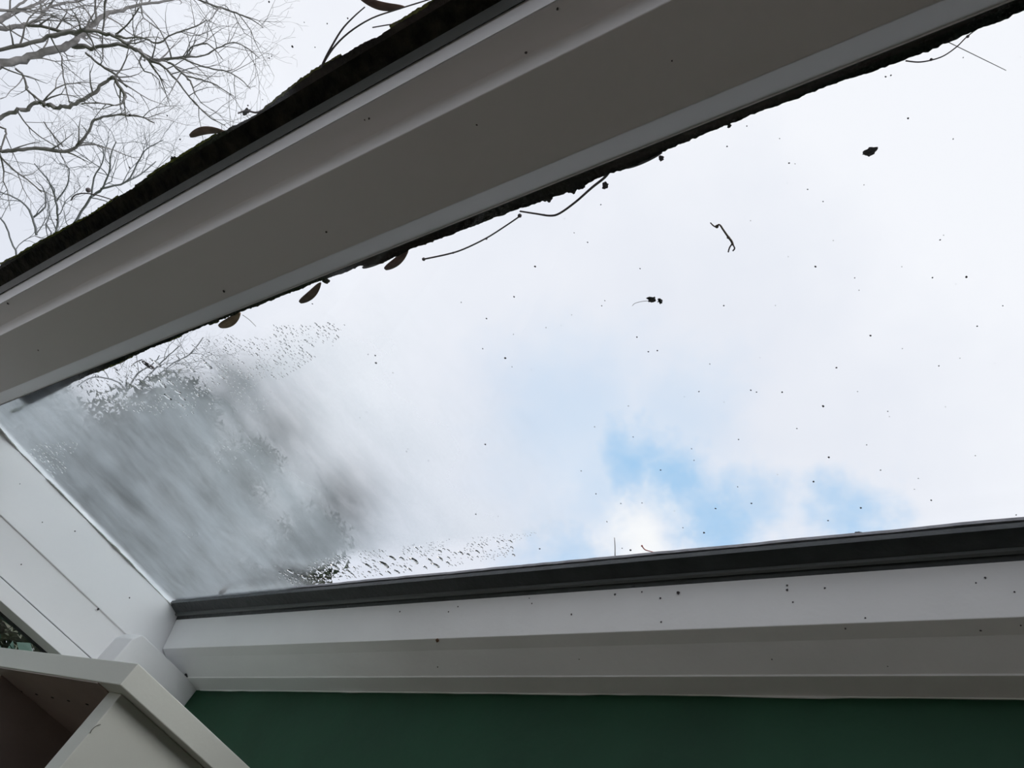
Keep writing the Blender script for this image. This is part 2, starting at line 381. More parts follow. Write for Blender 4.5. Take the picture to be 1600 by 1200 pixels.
bx('plinth', (XL + .04, YF + .03, 0), (-.99, YF + .045, .06), CREAM)
for z in (.06, .42, .78, 1.14): bx('shelf', (XL + .043, YF + .03, z), (-.992, YB - .016, z + .018), BROWN)
for px, py in ((10, 1076), (33, 1080.5), (57, 1085), (82, 1090), (107, 1095), (136, 1100.5)):
    v = ray(px, py); p = CAM + v * ((zb0 - .0016 - CAM.z) / v.z)
    mb = MB(); mb.loft([[(p.x + .0042 * math.cos(k * .7854), p.y + .0018 * math.sin(k * .7854), zz) for k in range(8)] for zz in (zb0 - .0019, zb0 - .0014)])
    mb.build('shelf_pin_hole', HOLE, bk)
# hairline scratch on the side panel
pts = [atx(px, py, -.958) for px, py in ((157, 1132), (151, 1134), (147, 1137), (143, 1141), (141, 1146))]
MB().tube(pts, .0005, 4).build('scratch', mat('scratch_dark', (.15, .15, .13), .8), bk)

# ------------------------------------------------------------------ moss and dirt along the glass edges (outer face)
NO = G + .0245
def edge_fn(pix):
    a = sorted(st(x, y, NO) for x, y in pix)
    def f(s):
        if s <= a[0][0]: return a[0][1]
        for (s0, t0), (s1, t1) in zip(a, a[1:]):
            if s <= s1: return t0 + (t1 - t0) * (s - s0) / (s1 - s0 + 1e-9)
        return a[-1][1]
    return f
right_edge = edge_fn([(30, 640), (100, 604), (200, 560), (300, 517), (400, 479), (470, 451), (520, 432), (560, 418), (600, 411), (640, 390), (700, 369), (760, 345), (800, 331), (850, 313), (900, 296), (950, 272), (985, 262), (1035, 238), (1100, 210), (1200, 170), (1300, 133), (1400, 99), (1500, 58), (1560, 36), (1600, 16)])
left_edge = edge_fn([(0, 415), (50, 386), (100, 359), (142, 337), (212, 289), (269, 253), (340, 210), (411, 173), (450, 142), (500, 106), (560, 72), (620, 38), (683, 0), (760, -50)])
def moss(name, f, tin_, s0, s1, m_, amp, off=0, label='', n0=NO, n1=NO + .012, seed=0, sgn=1, gate=None):
    mb = MB(); k = int((s1 - s0) / .0016); run = []; green = m_ is MOSSG
    if green: n0 = n0 + .0012
    def flush():
        if len(run) > 2: mb.loft(run[:])
        run.clear()
    for i in range(k + 1):
        s = s0 + (s1 - s0) * i / k
        if gate is not None and noise.noise(Vector((s * 11, seed + 9, 0))) < gate: flush(); continue
        e = amp * (noise.noise(Vector((s * 30, seed, 0))) + .7 * noise.noise(Vector((s * 110, seed, 1))) + .6 * noise.noise(Vector((s * 320, seed, 2))))
        t = f(s) + sgn * (off + e); tin = f(s) - sgn * .003 if green else tin_
        h = n1 + .004 * noise.noise(Vector((s * 60, seed, 5)))
        run.append([RP(s, tin, n0), RP(s, t, n0), RP(s, t - sgn * .0025, h - .003), RP(s, tin, h)])
    flush()
    o = mb.build(name, m_); return tag(o, label, 'moss', kind='stuff')
moss('moss', right_edge, .160, -1.31, .36, MOSSD, .0016, 0, 'black crust of dirt and moss along the upper edge of the large pane', seed=1)
moss('moss', right_edge, .160, -1.39, -.80, MOSSG, .0014, .0016, 'yellow green moss fringe at the low left end of the rafter', n1=NO + .006, seed=2, gate=-.05)
moss('moss', left_edge, .017, -1.37, .36, MOSSD, .0016, 0, 'black crust of dirt and moss along the edge of the top left pane', seed=3, sgn=-1)
moss('moss', left_edge, .010, -1.37, .30, MOSSG, .0016, .0022, 'yellow green moss fringe along the edge of the top left pane', n1=NO + .005, seed=4, sgn=-1, gate=-.12)
moss('moss', lambda s: .6690, .69, -1.39, .36, MOSSD, .0018, 0, 'dark dirt caught along the sill edge of the large pane', n1=NO + .008, seed=5, sgn=-1)
moss('moss', lambda s: .6655, .68, -1.39, .36, MOSSG, .0014, 0, 'thin green moss line above the dark sill seal', n1=NO + .004, seed=6, sgn=-1, gate=.08)
# lumps of dirt hanging out of the crust
def lump(name, px, py, rpx, m_=MOSSD, n=NO + .002, elong=1.0, ang=0, seed=0, flat=.6, sub=3, rough=.35):
    import bmesh
    bm = bmesh.new(); bmesh.ops.create_icosphere(bm, subdivisions=sub, radius=1)
    c = at(px, py, n); dist = (c - CAM).length; sc_ = rpx * dist / ray(px, py).length
    for v in bm.verts:
        k = 1 + rough * noise.noise(v.co * 1.7 + Vector((seed * 3.1, 0, 0))) * 2
        a, b_, h = v.co.x * elong * k, v.co.y * k, v.co.z * flat * k
        u = a * math.cos(ang) - b_ * math.sin(ang); w = a * math.sin(ang) + b_ * math.cos(ang)
        v.co = (S * u + T * w + NN * h) * sc_
    me = bpy.data.meshes.new(name); bm.to_mesh(me); bm.free(); me.materials.append(m_)
    o = bpy.data.objects.new(name, me); o.location = c + NN * sc_ * flat; C.objects.link(o); return o
LU_ = ((893, 297, 6, 1.2), (907, 291, 6, 1.3), (855, 311, 6, 1.6), (508, 440, 5, 1.2), (1139, 197, 3, 1), (270, 250, 5, 1), (45, 391, 3, 1), (383, 175, 4, 2.0), (1340, 834, 2.5, 2))
for i, ((x, y, r, e), w_) in enumerate(zip(LU_, order([q_[0] for q_ in LU_]))):
    tag(lump('dirt_clump', x, y, r, seed=i, elong=e), 'small black lump sticking out of the dirt crusts, ' + w_, 'dirt clump', 'lumps on the dirt crusts')
for x, y, r, e, lab in ((1359, 238, 6, 1.3, 'lone black clump of dirt on the upper right of the large pane'), (1018, 469, 4.5, 1.4, 'left of two small dark crumbs in the middle of the large pane'),
                        (1031, 471, 3.6, 1, 'right of two small dark crumbs in the middle of the large pane'), (945, 291, 4.5, 1.1, 'dark crumb just below the bent stalk near the rafter'),
                        (1033, 248, 3.6, 1, 'dark crumb under the black crust right of the bent stalk')):
    tag(lump('dirt_clump', x, y, r, SPECK, seed=x, elong=e, rough=.5, flat=.5), lab, 'dirt clump')

# ------------------------------------------------------------------ winged seeds
def samara(x0, y0, x1, y1, w, m_, lab, n=NO + .001, bend=0.0):
    a, b_ = at(x0, y0, n), at(x1, y1, n); d = b_ - a; ln = d.length; u = d.normalized(); v = NN.cross(u)
    wd = w * (a - CAM).length / ray(x0, y0).length / 2
    r = root('winged_seed', tuple(a), lab, 'seed', 'winged seeds on the glass')
    mb = MB(); top_, bot = [], []; K = 14
    rings = []
    for i in range(K + 1):
        q = i / K; hw = wd * (math.sin(math.pi * min(1, q * .95 + .03)) ** .45) * (1 - .2 * q)
        c = a + u * ln * q + v * bend * ln * math.sin(math.pi * q)
        rings.append([c - v * hw + NN * .0006, c + NN * .0002, c + v * hw + NN * .0006, c + v * hw * .5 + NN * .0025, c - v * hw * .5 + NN * .0022])
    mb.loft(rings); mb.build('wing', m_, r, smooth=True)
    rings = []
    for i in range(9):
        q = i / 8; rr = wd * .55 * math.sin(math.pi * (q * .94 + .03)); c = a + u * ln * (.02 + .34 * q) + NN * .002 + v * bend * ln * math.sin(math.pi * (.02 + .34 * q))
        rings.append([c + (v * math.cos(k * 1.0472) + NN * math.sin(k * 1.0472) * .7) * rr for k in range(6)])
    MB().loft(rings).build('nut', m_, r, smooth=True)
    return r
samara(560, -5, 630, 11, 15, SEEDB, 'largest brown winged seed, at the top edge beside two thin stalks', bend=.08)
samara(296, 213, 350, 206, 14, SEEDB, 'brown winged seed poking out of the crust on the top left pane', bend=-.08)
samara(468, 473, 500, 443, 14, SEEDB, 'reddish brown winged seed hanging at the rafter edge above the water drops', bend=.05)
samara(601, 421, 637, 390, 14, SEEDB, 'reddish brown winged seed at the rafter edge left of the curved stalk', bend=.05)
samara(342, 511, 374, 490, 16, SEEDT, 'tan tipped winged seed at the rafter edge above the fogged glass', bend=.05)
samara(175, 569, 203, 555, 11, SEEDB, 'dark winged seed tucked under the rafter near the low left end')
samara(240, 577, 221, 565, 11, TWIGM, 'grey seed lying flat on the glass below the rafter among the first drops')
samara(566, 419, 606, 404, 9, TWIGM, 'dull grey winged seed lying along the rafter crust')
samara(978, 263, 1034, 239, 10, TWIGM, 'smooth dark winged seed lying along the crust beside the bent stalk')
# curled tan leaf scrap at the sill
lf = root('leaf_scrap', tuple(at(350, 922, NO)), 'curled orange brown leaf scrap lying at the left end of the sill seal', 'leaf')
MB().tube([at(x, y, NO + .003) for x, y in ((342, 929), (344, 923), (351, 918), (363, 915), (378, 915), (390, 918), (398, 922))], [.0012, .0016, .0012, .0007, .0006, .0006, .0004], 6).build('rim', SEEDT, lf)
mb = MB(); mb.loft([[at(x, y, NO + h) for x, y in ((343, 929), (344, 921), (351, 917), (356, 920), (352, 925), (350, 929))] for h in (.001, .003)]); mb.build('blade', mat('orange_leaf', (.50, .25, .09), .6), lf)

# ------------------------------------------------------------------ stalks and twigs lying on the glass
def smooth_path(pts, k=4):
    out_ = []
    for i in range(len(pts) - 1):
        p0, p1, p2, p3 = pts[max(i - 1, 0)], pts[i], pts[i + 1], pts[min(i + 2, len(pts) - 1)]
        for j in range(k):
            t = j / k
            out_.append((p1 * 2 + (p2 - p0) * t + (p0 * 2 - p1 * 5 + p2 * 4 - p3) * t * t + (p1 * 3 - p0 - p2 * 3 + p3) * t ** 3) * .5)
    out_.append(pts[-1]); return out_
def stalk(pix, r0, r1, lab, m_=TWIGM, cat='stalk', knobs=(), n=NO + .0012, name='stalk'):
    pts = smooth_path([at(x, y, n + .0008 * (i % 2)) for i, (x, y) in enumerate(pix)])
    sc_ = (pts[0] - CAM).length / ray(*pix[0]).length
    r = root(name, tuple(pts[0]), lab, cat)
    rad = [(r0 + (r1 - r0) * i / (len(pts) - 1)) * sc_ for i in range(len(pts))]
    MB().tube(pts, rad, 6).build('stem', m_, r, smooth=True)
    for kx, ky, kr in knobs:
        c = at(kx, ky, n); q = kr * sc_
        MB().tube([c - S * q, c - S * q * .5, c, c + S * q * .5, c + S * q], [q * .2, q * .85, q, q * .85, q * .2], 7).build('knob', m_, r, smooth=True)
    return r
stalk([(503, 103), (513, 82), (533, 48), (552, 27), (570, 11)], 1.8, .9, 'straighter of two thin stalks meeting in a V at the top of the left pane', knobs=((503, 104, 2.8),))
stalk([(503, 103), (520, 76), (545, 51), (580, 29), (620, 15), (665, 1), (700, -10)], 1.6, .9, 'longer curved stalk of the V passing under the big seed')
stalk([(582, 43), (605, 39), (625, 36), (645, 30)], 1.0, .9, 'short thin stalk poking out of the crust below the big seed')
stalk([(662, 405), (700, 397), (725, 389), (760, 372), (790, 353), (812, 338)], 1.3, 1.2, 'long curved stalk with a knob at each end below the rafter', knobs=((662, 405, 3.0), (812, 337, 3.2), (708, 395, 1.8), (760, 373, 1.8)))
stalk([(812, 330), (838, 334), (860, 337), (875, 333), (900, 315), (925, 293), (944, 278), (952, 268)], 1.3, 2.4, 'thicker stalk bent like a check mark, reaching up to the rafter crust')
stalk([(1415, 95), (1435, 97), (1455, 94), (1475, 87), (1495, 73), (1508, 60), (1520, 50), (1532, 42)], 1.1, .9, 'dark curved twig with small side buds at the upper right rafter edge', name='twig', cat='twig', knobs=((1455, 93, 2.4), (1512, 57, 2.4)))
stalk([(1480, 65), (1525, 87), (1572, 110)], .7, .5, 'pale straight pine needle crossing the twig at the upper right', TWIGP, name='pine_needle', cat='needle')
stalk([(111, 313), (117, 305), (132, 302), (152, 305), (178, 313)], 1.1, .9, 'bent dark stalk with a round bud on the low part of the left pane', knobs=((138, 297, 4.0),))
stalk([(1003, 853), (1008, 859), (1018, 862), (1024, 864), (1029, 868)], .9, .8, 'short reddish thread standing at the sill edge under the white cloud', REDT, name='thread', cat='thread', knobs=((1003, 853, 1.6),))
stalk([(960, 840), (961, 853), (961, 868)], .5, .9, 'hair thin upright stalk at the sill edge left of the reddish thread', TWIGP)
stalk([(372, 177), (385, 173), (400, 176), (412, 172)], 1.3, 1.6, 'stubby dark stalk end sticking out of the left pane crust')
stalk([(379, 492), (390, 500), (400, 510)], .5, .4, 'pale hair like needle just right of the tan tipped seed', TWIGP, name='pine_needle', cat='needle')
stalk([(222, 562), (212, 566), (205, 572)], .9, .6, 'tiny twig scrap beside the grey seed under the rafter', name='twig', cat='twig')
stalk([(988, 478), (992, 474), (1003, 471), (1014, 470)], .4, .4, 'faint curved hair trailing left from the two crumbs', TWIGP, name='hair', cat='hair')
hs = stalk([(1110, 348), (1117, 354), (1124, 351), (1130, 359), (1137, 369), (1143, 377), (1145, 383)], 1.0, 2.2, 'curled brown husk with a forked end in the upper middle of the large pane', mat('husk_brown', (.16, .13, .11), .8), 'husk', name='husk', knobs=((1120, 354, 3.0), (1138, 371, 2.6)))
for pp in (((1144, 381), (1140, 387), (1138, 394)), ((1145, 382), (1148, 388), (1145, 392))):
    q = [at(x, y, NO + .001) for x, y in pp]; MB().tube(smooth_path(q), .0007, 5).build('fork', TWIGM, hs)
# a few fine moss whiskers near the curled leaf at the sill
mb = MB()
for i in range(26):
    x = R.uniform(360, 450); y = 916 - (x - 350) * .12 + R.uniform(-4, 3); a = at(x, y, NO)
    mb.tube([a, a + S * R.uniform(-.008, .012) + T * R.uniform(-.010, .002) + NN * .003, a + S * R.uniform(-.01, .02) + T * R.uniform(-.016, .0)], .0004, 3)
tag(mb.build('moss_whiskers', TWIGM), 'tangle of fine dark moss hairs right of the curled leaf scrap', 'moss', kind='stuff')

# ------------------------------------------------------------------ dirt specks
def speck_mesh(seed, m_):
    import bmesh
    bm = bmesh.new(); bmesh.ops.create_icosphere(bm, subdivisions=1, radius=1)
    for v in bm.verts:
        v.co *= 1 + .6 * noise.noise(v.co * 2 + Vector((seed, 0, 0))); v.co.z *= .45
    me = bpy.data.meshes.new('dirt_speck'); bm.to_mesh(me); bm.free(); me.materials.append(m_); return me
SM = [speck_mesh(i * 3.3, SPECK) for i in range(5)]; SMB = speck_mesh(9, SPECKB)
def speck(px, py, d, pos, nrm, me, lab, grp):
    o = bpy.data.objects.new('dirt_speck', me); C.objects.link(o)
    k = d / 2 * (pos - CAM).length / ray(px, py).length
    q = nrm.to_track_quat('Z', 'Y').to_matrix() @ Matrix.Rotation(R.uniform(0, 6.28), 3, 'Z') @ Matrix.Diagonal((k * R.uniform(.8, 1.35), k, k))
    o.matrix_world = Matrix.Translation(pos + nrm * k * .4) @ q.to_4x4(); tag(o, lab, 'dirt', grp)
BIG = [(836,417,4),(803,464,3),(760,498,3),(853,512,2),(893,492,2),(586,556,3),(587,568,4.5),(754,545,2.5),(789,560,4),(488,475,2.5),(995,527,3),(1013,550,3),(1027,548,3),(1131,478,3.2),(1109,569,2.5),(1173,610,3),(1182,613,3),(1222,613,3),(1286,635,4.2),(1274,417,4.5),(1307,575,3.5),(1419,185,4),(1360,525,4),(1457,434,3),(1510,433,4),(1467,572,2.5),(1527,510,3),(1410,545,2),(1387,643,2.5),(1295,715,4),(1271,753,4.2),(1092,612,2.5),(929,667,2),(989,683,2.5),(1032,735,3.2),(1154,687,2.5),(1245,670,2.5),(758,695,4),(908,736,2.5),(931,772,3.2),(743,804,3.2),(637,702,2),(635,706,2),(1262,296,3),(1286,315,2.5),(1345,794,4),(1294,814,3),(1455,782,3),(1588,805,3),(1376,735,3),(1174,787,4),(1118,795,3),(1100,833,4),(985,860,4),(843,858,3),(972,857,2.6),(1067,825,2.4),(1003,786,2.4),(970,787,2.4),(1340,612,2),(1567,478,2.5),(1302,376,2),(1500,560,2),(1469,375,2.6),(1409,417,2),(1384,120,3),(1136,229,3),(1167,197,2.5),(1233,255,3),(1505,90,2.5),(1392,118,3),(918,379,3),(897,364,2),(850,335,2),(1000,420,3),(945,470,2),(940,478,2.4)]
big_ = [b_ for b_ in BIG if b_[2] >= 4]; bo = order([b_[0] for b_ in big_])
for x, y, d in BIG:
    lab = 'one of the larger round dirt specks on the large pane, ' + bo[big_.index((x, y, d))] if d >= 4 else 'tiny faint dirt speck lying on the large roof pane'
    speck(x, y, d * .85, at(x, y, NO), NN, R.choice(SM), lab, 'dirt specks on the large pane')
for i in range(70):
    x, y = R.uniform(560, 1600), R.uniform(60, 850); s, t = st(x, y, NO)
    if t < .20 or t > .62: continue
    speck(x, y, R.uniform(1.0, 2.0), at(x, y, NO), NN, R.choice(SM), 'tiny faint dirt speck lying on the large roof pane', 'dirt specks on the large pane')
LP_ = ((456,73,4.5),(543,29,3),(420,91,2.5),(424,88,2.5),(249,119,3),(387,165,3),(261,181,3),(281,218,3),(202,180,4),(202,262,4),(88,344,4),(137,276,3),(290,120,2),(420,3,3),(475,35,2),(511,37,2.5),(410,156,2),(492,74,2))
for (x, y, d), w_ in zip(LP_, order([q_[0] for q_ in LP_])):
    speck(x, y, d, at(x, y, NO), NN, R.choice(SM), 'tiny dark dirt speck on the top left pane, ' + w_, 'dirt specks on the top left pane')
# specks sticking to the white undersides
RL_ = ((510, 362, 4, .57), (350, 455, 4, .57), (822, 82, 4, .59), (13, 474, 4, .59), (570, 187, 3, .59), (577, 185, 3, .59), (60, 547, 3, .57), (1050, 95, 3, .57), (745, 195, 3, .57), (871, 14, 4, .59), (231, 402, 3, .59))
for (x, y, d, n), w_ in zip(RL_, order([q_[0] for q_ in RL_])):
    speck(x, y, d, at(x, y, n - .0002), -NN, R.choice(SM), 'tiny dark speck stuck under the white rafter, ' + w_, 'specks on the rafter')
def sillpt(x, y):
    v = ray(x, y); k = v.dot(T) / v.dot(NN)      # t/n of the pixel
    pr = [(.678, .606), (.693, .551), (.710, .544), (.743, .525), (.775, .5195)]
    for (t0, n0), (t1, n1) in zip(pr, pr[1:]):
        if t0 / n0 <= k <= t1 / n1:
            q = (k * n0 - t0) / ((t1 - t0) - k * (n1 - n0)); n = n0 + (n1 - n0) * q
            d = Vector((t1 - t0, n1 - n0)).normalized(); return at(x, y, n), (T * d.y - NN * d.x)
    return None
SL_ = ((1060, 927, 7), (1032, 935, 4), (961, 929, 5), (1003, 925, 4), (1230, 915, 5), (1230, 922, 5), (1239, 941, 4), (1352, 966, 4), (1321, 982, 4.5), (1539, 903, 5), (1525, 911, 4), (1595, 977, 3.5), (893, 960, 3.5), (1033, 972, 4), (625, 956, 3.5), (716, 948, 3.5), (701, 956, 3), (827, 935, 3), (905, 1030, 3), (684, 1042, 3.5), (1206, 1030, 3), (1387, 1041, 3), (1532, 985, 4), (1585, 925, 4), (1289, 919, 4), (831, 943, 3))
for (x, y, d), w_ in zip(SL_, order([q_[0] for q_ in SL_])):
    q = sillpt(x, y)
    if q: speck(x, y, d * .75, q[0], q[1], R.choice(SM), 'tiny dark speck on the stepped white sill, ' + w_, 'specks on the sill')
q = sillpt(684, 1000); speck(684, 1000, 7, q[0], q[1], SMB, 'single brown blob of dirt on the groove of the white sill', 'brown dirt blob')
def beampt(x, y): return atx(x, y, XW + .0005)
for (x, y, d), w_ in zip(((117, 830, 2.5), (66, 816, 2), (202, 934, 2.5), (31, 756, 1.5)), order([117, 66, 202, 31])):
    v = ray(x, y); sp = CAM + v * (S0 / v.dot(S)); speck(x, y, d, sp, Vector((1, 0, 0)), R.choice(SM), 'tiny dark speck on the face of the white eaves beam, ' + w_, 'specks on the eaves beam')
for (x, y, d), w_ in zip(((153, 952, 4), (33, 882, 2.5)), order([153, 33])):
    p = beampt(x, y); speck(x, y, d, p, Vector((1, 0, 0)), R.choice(SM), 'tiny dark speck on the white window frame under the eaves, ' + w_, 'specks on the window frame')

# ------------------------------------------------------------------ water drops
WATER = bpy.data.materials.new('water'); WATER.use_nodes = True
_t = WATER.node_tree; _t.nodes.clear(); _g = _t.nodes.new('ShaderNodeBsdfGlass'); _g.inputs['IOR'].default_value = 1.33; _g.inputs['Roughness'].default_value = 0.0
_o = _t.nodes.new('ShaderNodeOutputMaterial'); _t.links.new(_g.outputs[0], _o.inputs[0])
def drop_geo(px, py, a, b_, ang, seed, nh=.6259):
    """flat-topped dome hanging under the glass; a, b_ half sizes in px; ang in the glass plane"""
    c = at(px, py, nh); k = (c - CAM).length / ray(px, py).length; vs = []; fs = []
    n_ = 9; lay = ((1.0, 0), (.85, .22), (.5, .40)); ca, sa = math.cos(ang), math.sin(ang)
    for r_, h in lay:
        for i in range(n_):
            t = 6.2832 * i / n_; w = 1 + .35 * noise.noise(Vector((math.cos(t), math.sin(t), seed * 1.7)))
            u, v = a * r_ * math.cos(t) * w, b_ * r_ * math.sin(t) * w
            vs.append(c + (S * (u * ca - v * sa) + T * (u * sa + v * ca) - NN * (h * b_ * .85)) * k)
    vs.append(c - NN * ((.46 * b_ * .85)) * k); vs.append(c.copy())
    for l in range(2):
        for i in range(n_): j = (i + 1) % n_; fs.append([l * n_ + i, l * n_ + j, (l + 1) * n_ + j, (l + 1) * n_ + i])
    for i in range(n_): j = (i + 1) % n_; fs.append([2 * n_ + i, 2 * n_ + j, 3 * n_]); fs.append([j, i, 3 * n_ + 1])
    return vs, fs
def inpoly(x, y, P):
    c = False; j = len(P) - 1
    for i in range(len(P)):
        if (P[i][1] > y) != (P[j][1] > y) and x < (P[j][0] - P[i][0]) * (y - P[i][1]) / (P[j][1] - P[i][1]) + P[i][0]: c = not c
        j = i
    return c
regions = [  # polygon (px), count, size range, name
    ([(110, 600), (160, 582), (240, 556), (330, 545), (355, 590), (330, 640), (310, 655), (240, 650), (190, 640)], 620, (1.1, 3.6)),
    ([(255, 550), (330, 530), (420, 508), (540, 505), (520, 540), (430, 600), (360, 590), (300, 570)], 560, (1.0, 3.0)),
    ([(330, 600), (430, 570), (420, 640), (400, 650)], 90, (.8, 1.4)),
    ([(430, 900), (450, 885), (560, 862), (700, 850), (800, 843), (810, 868), (700, 886), (560, 903), (440, 914)], 560, (1.1, 3.6)),
    ([(520, 868), (700, 842), (860, 830), (790, 850), (600, 872)], 120, (.8, 1.5)),
    ([(330, 690), (420, 690), (430, 730), (340, 740)], 60, (.8, 1.3)),
    ([(38, 702), (60, 694), (122, 690), (120, 705), (100, 715), (108, 760), (82, 745), (60, 722)], 130, (.8, 2.2)), ([(285, 830), (310, 828), (318, 850), (300, 856)], 22, (.8, 1.6))]
drops = []
for P, cnt, (r0, r1) in regions:
    xs = [p[0] for p in P]; ys_ = [p[1] for p in P]; k = 0
    cx0 = sum(xs) / len(xs); 
    while k < cnt:
        x, y = R.uniform(min(xs), max(xs)), R.uniform(min(ys_), max(ys_))
        if not inpoly(x, y, P): continue
        if noise.noise(Vector((x * .03, y * .03, 4))) < -.25: k += .3; continue
        r = r0 + (r1 - r0) * R.random() ** 2.4
        if any((x - q[0]) ** 2 + ((y - q[1]) * 1.3) ** 2 < (r + q[2]) ** 2 * 1.25 for q in drops[-700:]): k += .25; continue
        drops.append((x, y, r)); k += 1
bigd = [(246,568,8),(254,600,9),(262,620,8),(278,612,7),(285,622,7),(325,571,9),(345,588,6),(217,605,7),(268,598,6),(282,632,6),(300,578,6),(455,893,7),(500,893,7),(524,886,9),(575,884,7),(600,882,10),(613,872,7),(628,873,6),(647,876,10),(671,875,6),(680,883,8),(688,873,6),(720,864,6),(746,862,5),(545,893,6),(475,902,6),(640,890,5),(620,893,6),(700,880,5),(665,887,5)]
mb = MB()
dirs = lambda: R.gauss(1.05, .15)
bigs = []
for x, y, r in drops:
    if any((x - q[0]) ** 2 + (y - q[1]) ** 2 < (r + q[2] * .8) ** 2 for q in bigd): continue
    vs, fs = drop_geo(x, y, r * R.uniform(1.0, 1.5), r * .85, dirs(), x); b0 = len(mb.v); mb.v += vs; mb.f += [[b0 + i for i in f] for f in fs]
tag(mb.build('water_droplets', WATER, smooth=True), 'fine water droplets beaded inside the fogged end of the large roof pane', 'water', kind='stuff')
lo_ = order([q_[0] if q_[1] > 800 else 5000 for q_ in bigd]); hi_ = order([q_[0] if q_[1] < 800 else 5000 for q_ in bigd])
for i, (x, y, r) in enumerate(bigd):
    vs, fs = drop_geo(x, y, r * .95, r * .6, dirs(), i * 2.2); q = MB(); q.v = vs; q.f = fs
    near = y > 800
    tag(q.build('water_drop', WATER, smooth=True), 'larger water drop in the band along the sill, ' + lo_[i] if near else 'larger water drop below the rafter beside the fog, ' + hi_[i], 'water drop',
        'larger drops along the sill' if near else 'larger drops below the rafter')

# ------------------------------------------------------------------ outdoors: lawn, bare trees, evergreens, shrub
MB().box((-60, -60, -.25), (60, 60, -.12)).build('ground', LAWN)['kind'] = 'structure'
K1 = 1 / 3.529
def rp(px, py, dist): return CAM + ray(px, py).normalized() * dist
def twigs_from(mb, p, d, ln, r, depth, view_n, spread=.6):
    """recursive crooked twig with side shoots"""
    pts = [p]; rad = [r]; segs = max(3, int(ln / .09)); dd = d.copy(); q = p.copy()
    for i in range(segs):
        dd = (dd + Vector((R.gauss(0, .20), R.gauss(0, .20), R.gauss(0, .20) + .03))).normalized()
        q = q + dd * ln / segs; pts.append(q.copy()); rad.append(max(.0011, r * (1 - .75 * (i + 1) / segs)))
        if depth > 0 and i >= 1 and R.random() < .85:
            side = dd.cross(Vector((R.gauss(0, 1), R.gauss(0, 1), R.gauss(0, 1)))).normalized()
            nd = (dd * R.uniform(.5, .9) + side * spread).normalized()
            twigs_from(mb, q.copy(), nd, ln * R.uniform(.35, .6) * (1 - .3 * i / segs), rad[-1] * .7, depth - 1, view_n, spread)
    mb.tube(pts, rad, 3)
def tree(limbs, base, toff, m_, lab, dens, tl, scale=1.0, thick=1.0):
    R.seed(len(limbs) * 31 + 4)
    t = root('bare_tree', tuple(base), lab, 'tree', 'bare trees beyond the roof')
    tw = MB()
    firsts = []
    for li, (D0, D1, pts) in enumerate(limbs):
        P3 = []; rr = []
        for i, (x, y, r) in enumerate(pts):
            q = i / (len(pts) - 1); D = D0 + (D1 - D0) * q
            P3.append(rp(x * K1, y * K1, D)); rr.append(r * K1 * D / ray(x * K1, y * K1).length * thick)
        sm = smooth_path(P3, 4); nr = len(sm)
        rad = [rr[min(int(i / 4), len(rr) - 1)] * (1 - (i % 4) / 4) + rr[min(int(i / 4) + 1, len(rr) - 1)] * (i % 4) / 4 for i in range(nr)]
        sm = [p + Vector((R.gauss(0, 1), R.gauss(0, 1), R.gauss(0, 1))) * rad[i] * .35 for i, p in enumerate(sm)]
        MB().tube(sm, [max(.003, q * R.uniform(.9, 1.15)) for q in rad], 7).build('branch', m_, t, smooth=True)
        firsts.append((sm[0], rad[0]))
        ln = sum((sm[i + 1] - sm[i]).length for i in range(nr - 1))
        n = int(ln * dens)
        for k in range(n):
            u = R.random() ** .75; i = min(int(u * (nr - 1)), nr - 2)
            d = (sm[i + 1] - sm[i]).normalized(); side = d.cross(Vector((R.gauss(0, 1), R.gauss(0, 1), R.gauss(0, 1)))).normalized()
            nd = (d * R.uniform(.3, .9) + side * .8 + Vector((0, 0, .15))).normalized()
            twigs_from(tw, sm[i] + (sm[i + 1] - sm[i]) * R.random(), nd, tl * R.uniform(.4, 1.15), min(rad[i] * .6, .009 * scale) * thick ** .5, 2, None)
    tag(tw.build('twigs', m_, t), kind='stuff')
    tp = firsts[0][0] + toff
    b0 = Vector(base)
    path = [b0, b0.lerp(tp, .3) + Vector((.1, -.1, 0)), b0.lerp(tp, .7) + Vector((-.1, .1, 0)), tp]
    MB().tube(smooth_path(path, 5), [.30 - .19 * i / 15 for i in range(16)], 10).build('trunk', m_, t, smooth=True)
    for fp, fr in firsts:
        if fp.z > 2 and (fp - tp).length < 4.5:   # tie limbs that start off to the left back into the trunk
            if ray_px(fp)[0] < 5: MB().tube([tp.lerp(b0, .12), tp.lerp(fp, .5) + Vector((0, 0, .1)), fp], [max(fr * 1.3, .03), fr * 1.1, fr], 7).build('branch', m_, t, smooth=True)
    return t
def ray_px(p):
    v = p - CAM; z = v.dot(cz); return 800 + F * v.dot(cx) / z, 600 + F * v.dot(cy) / z
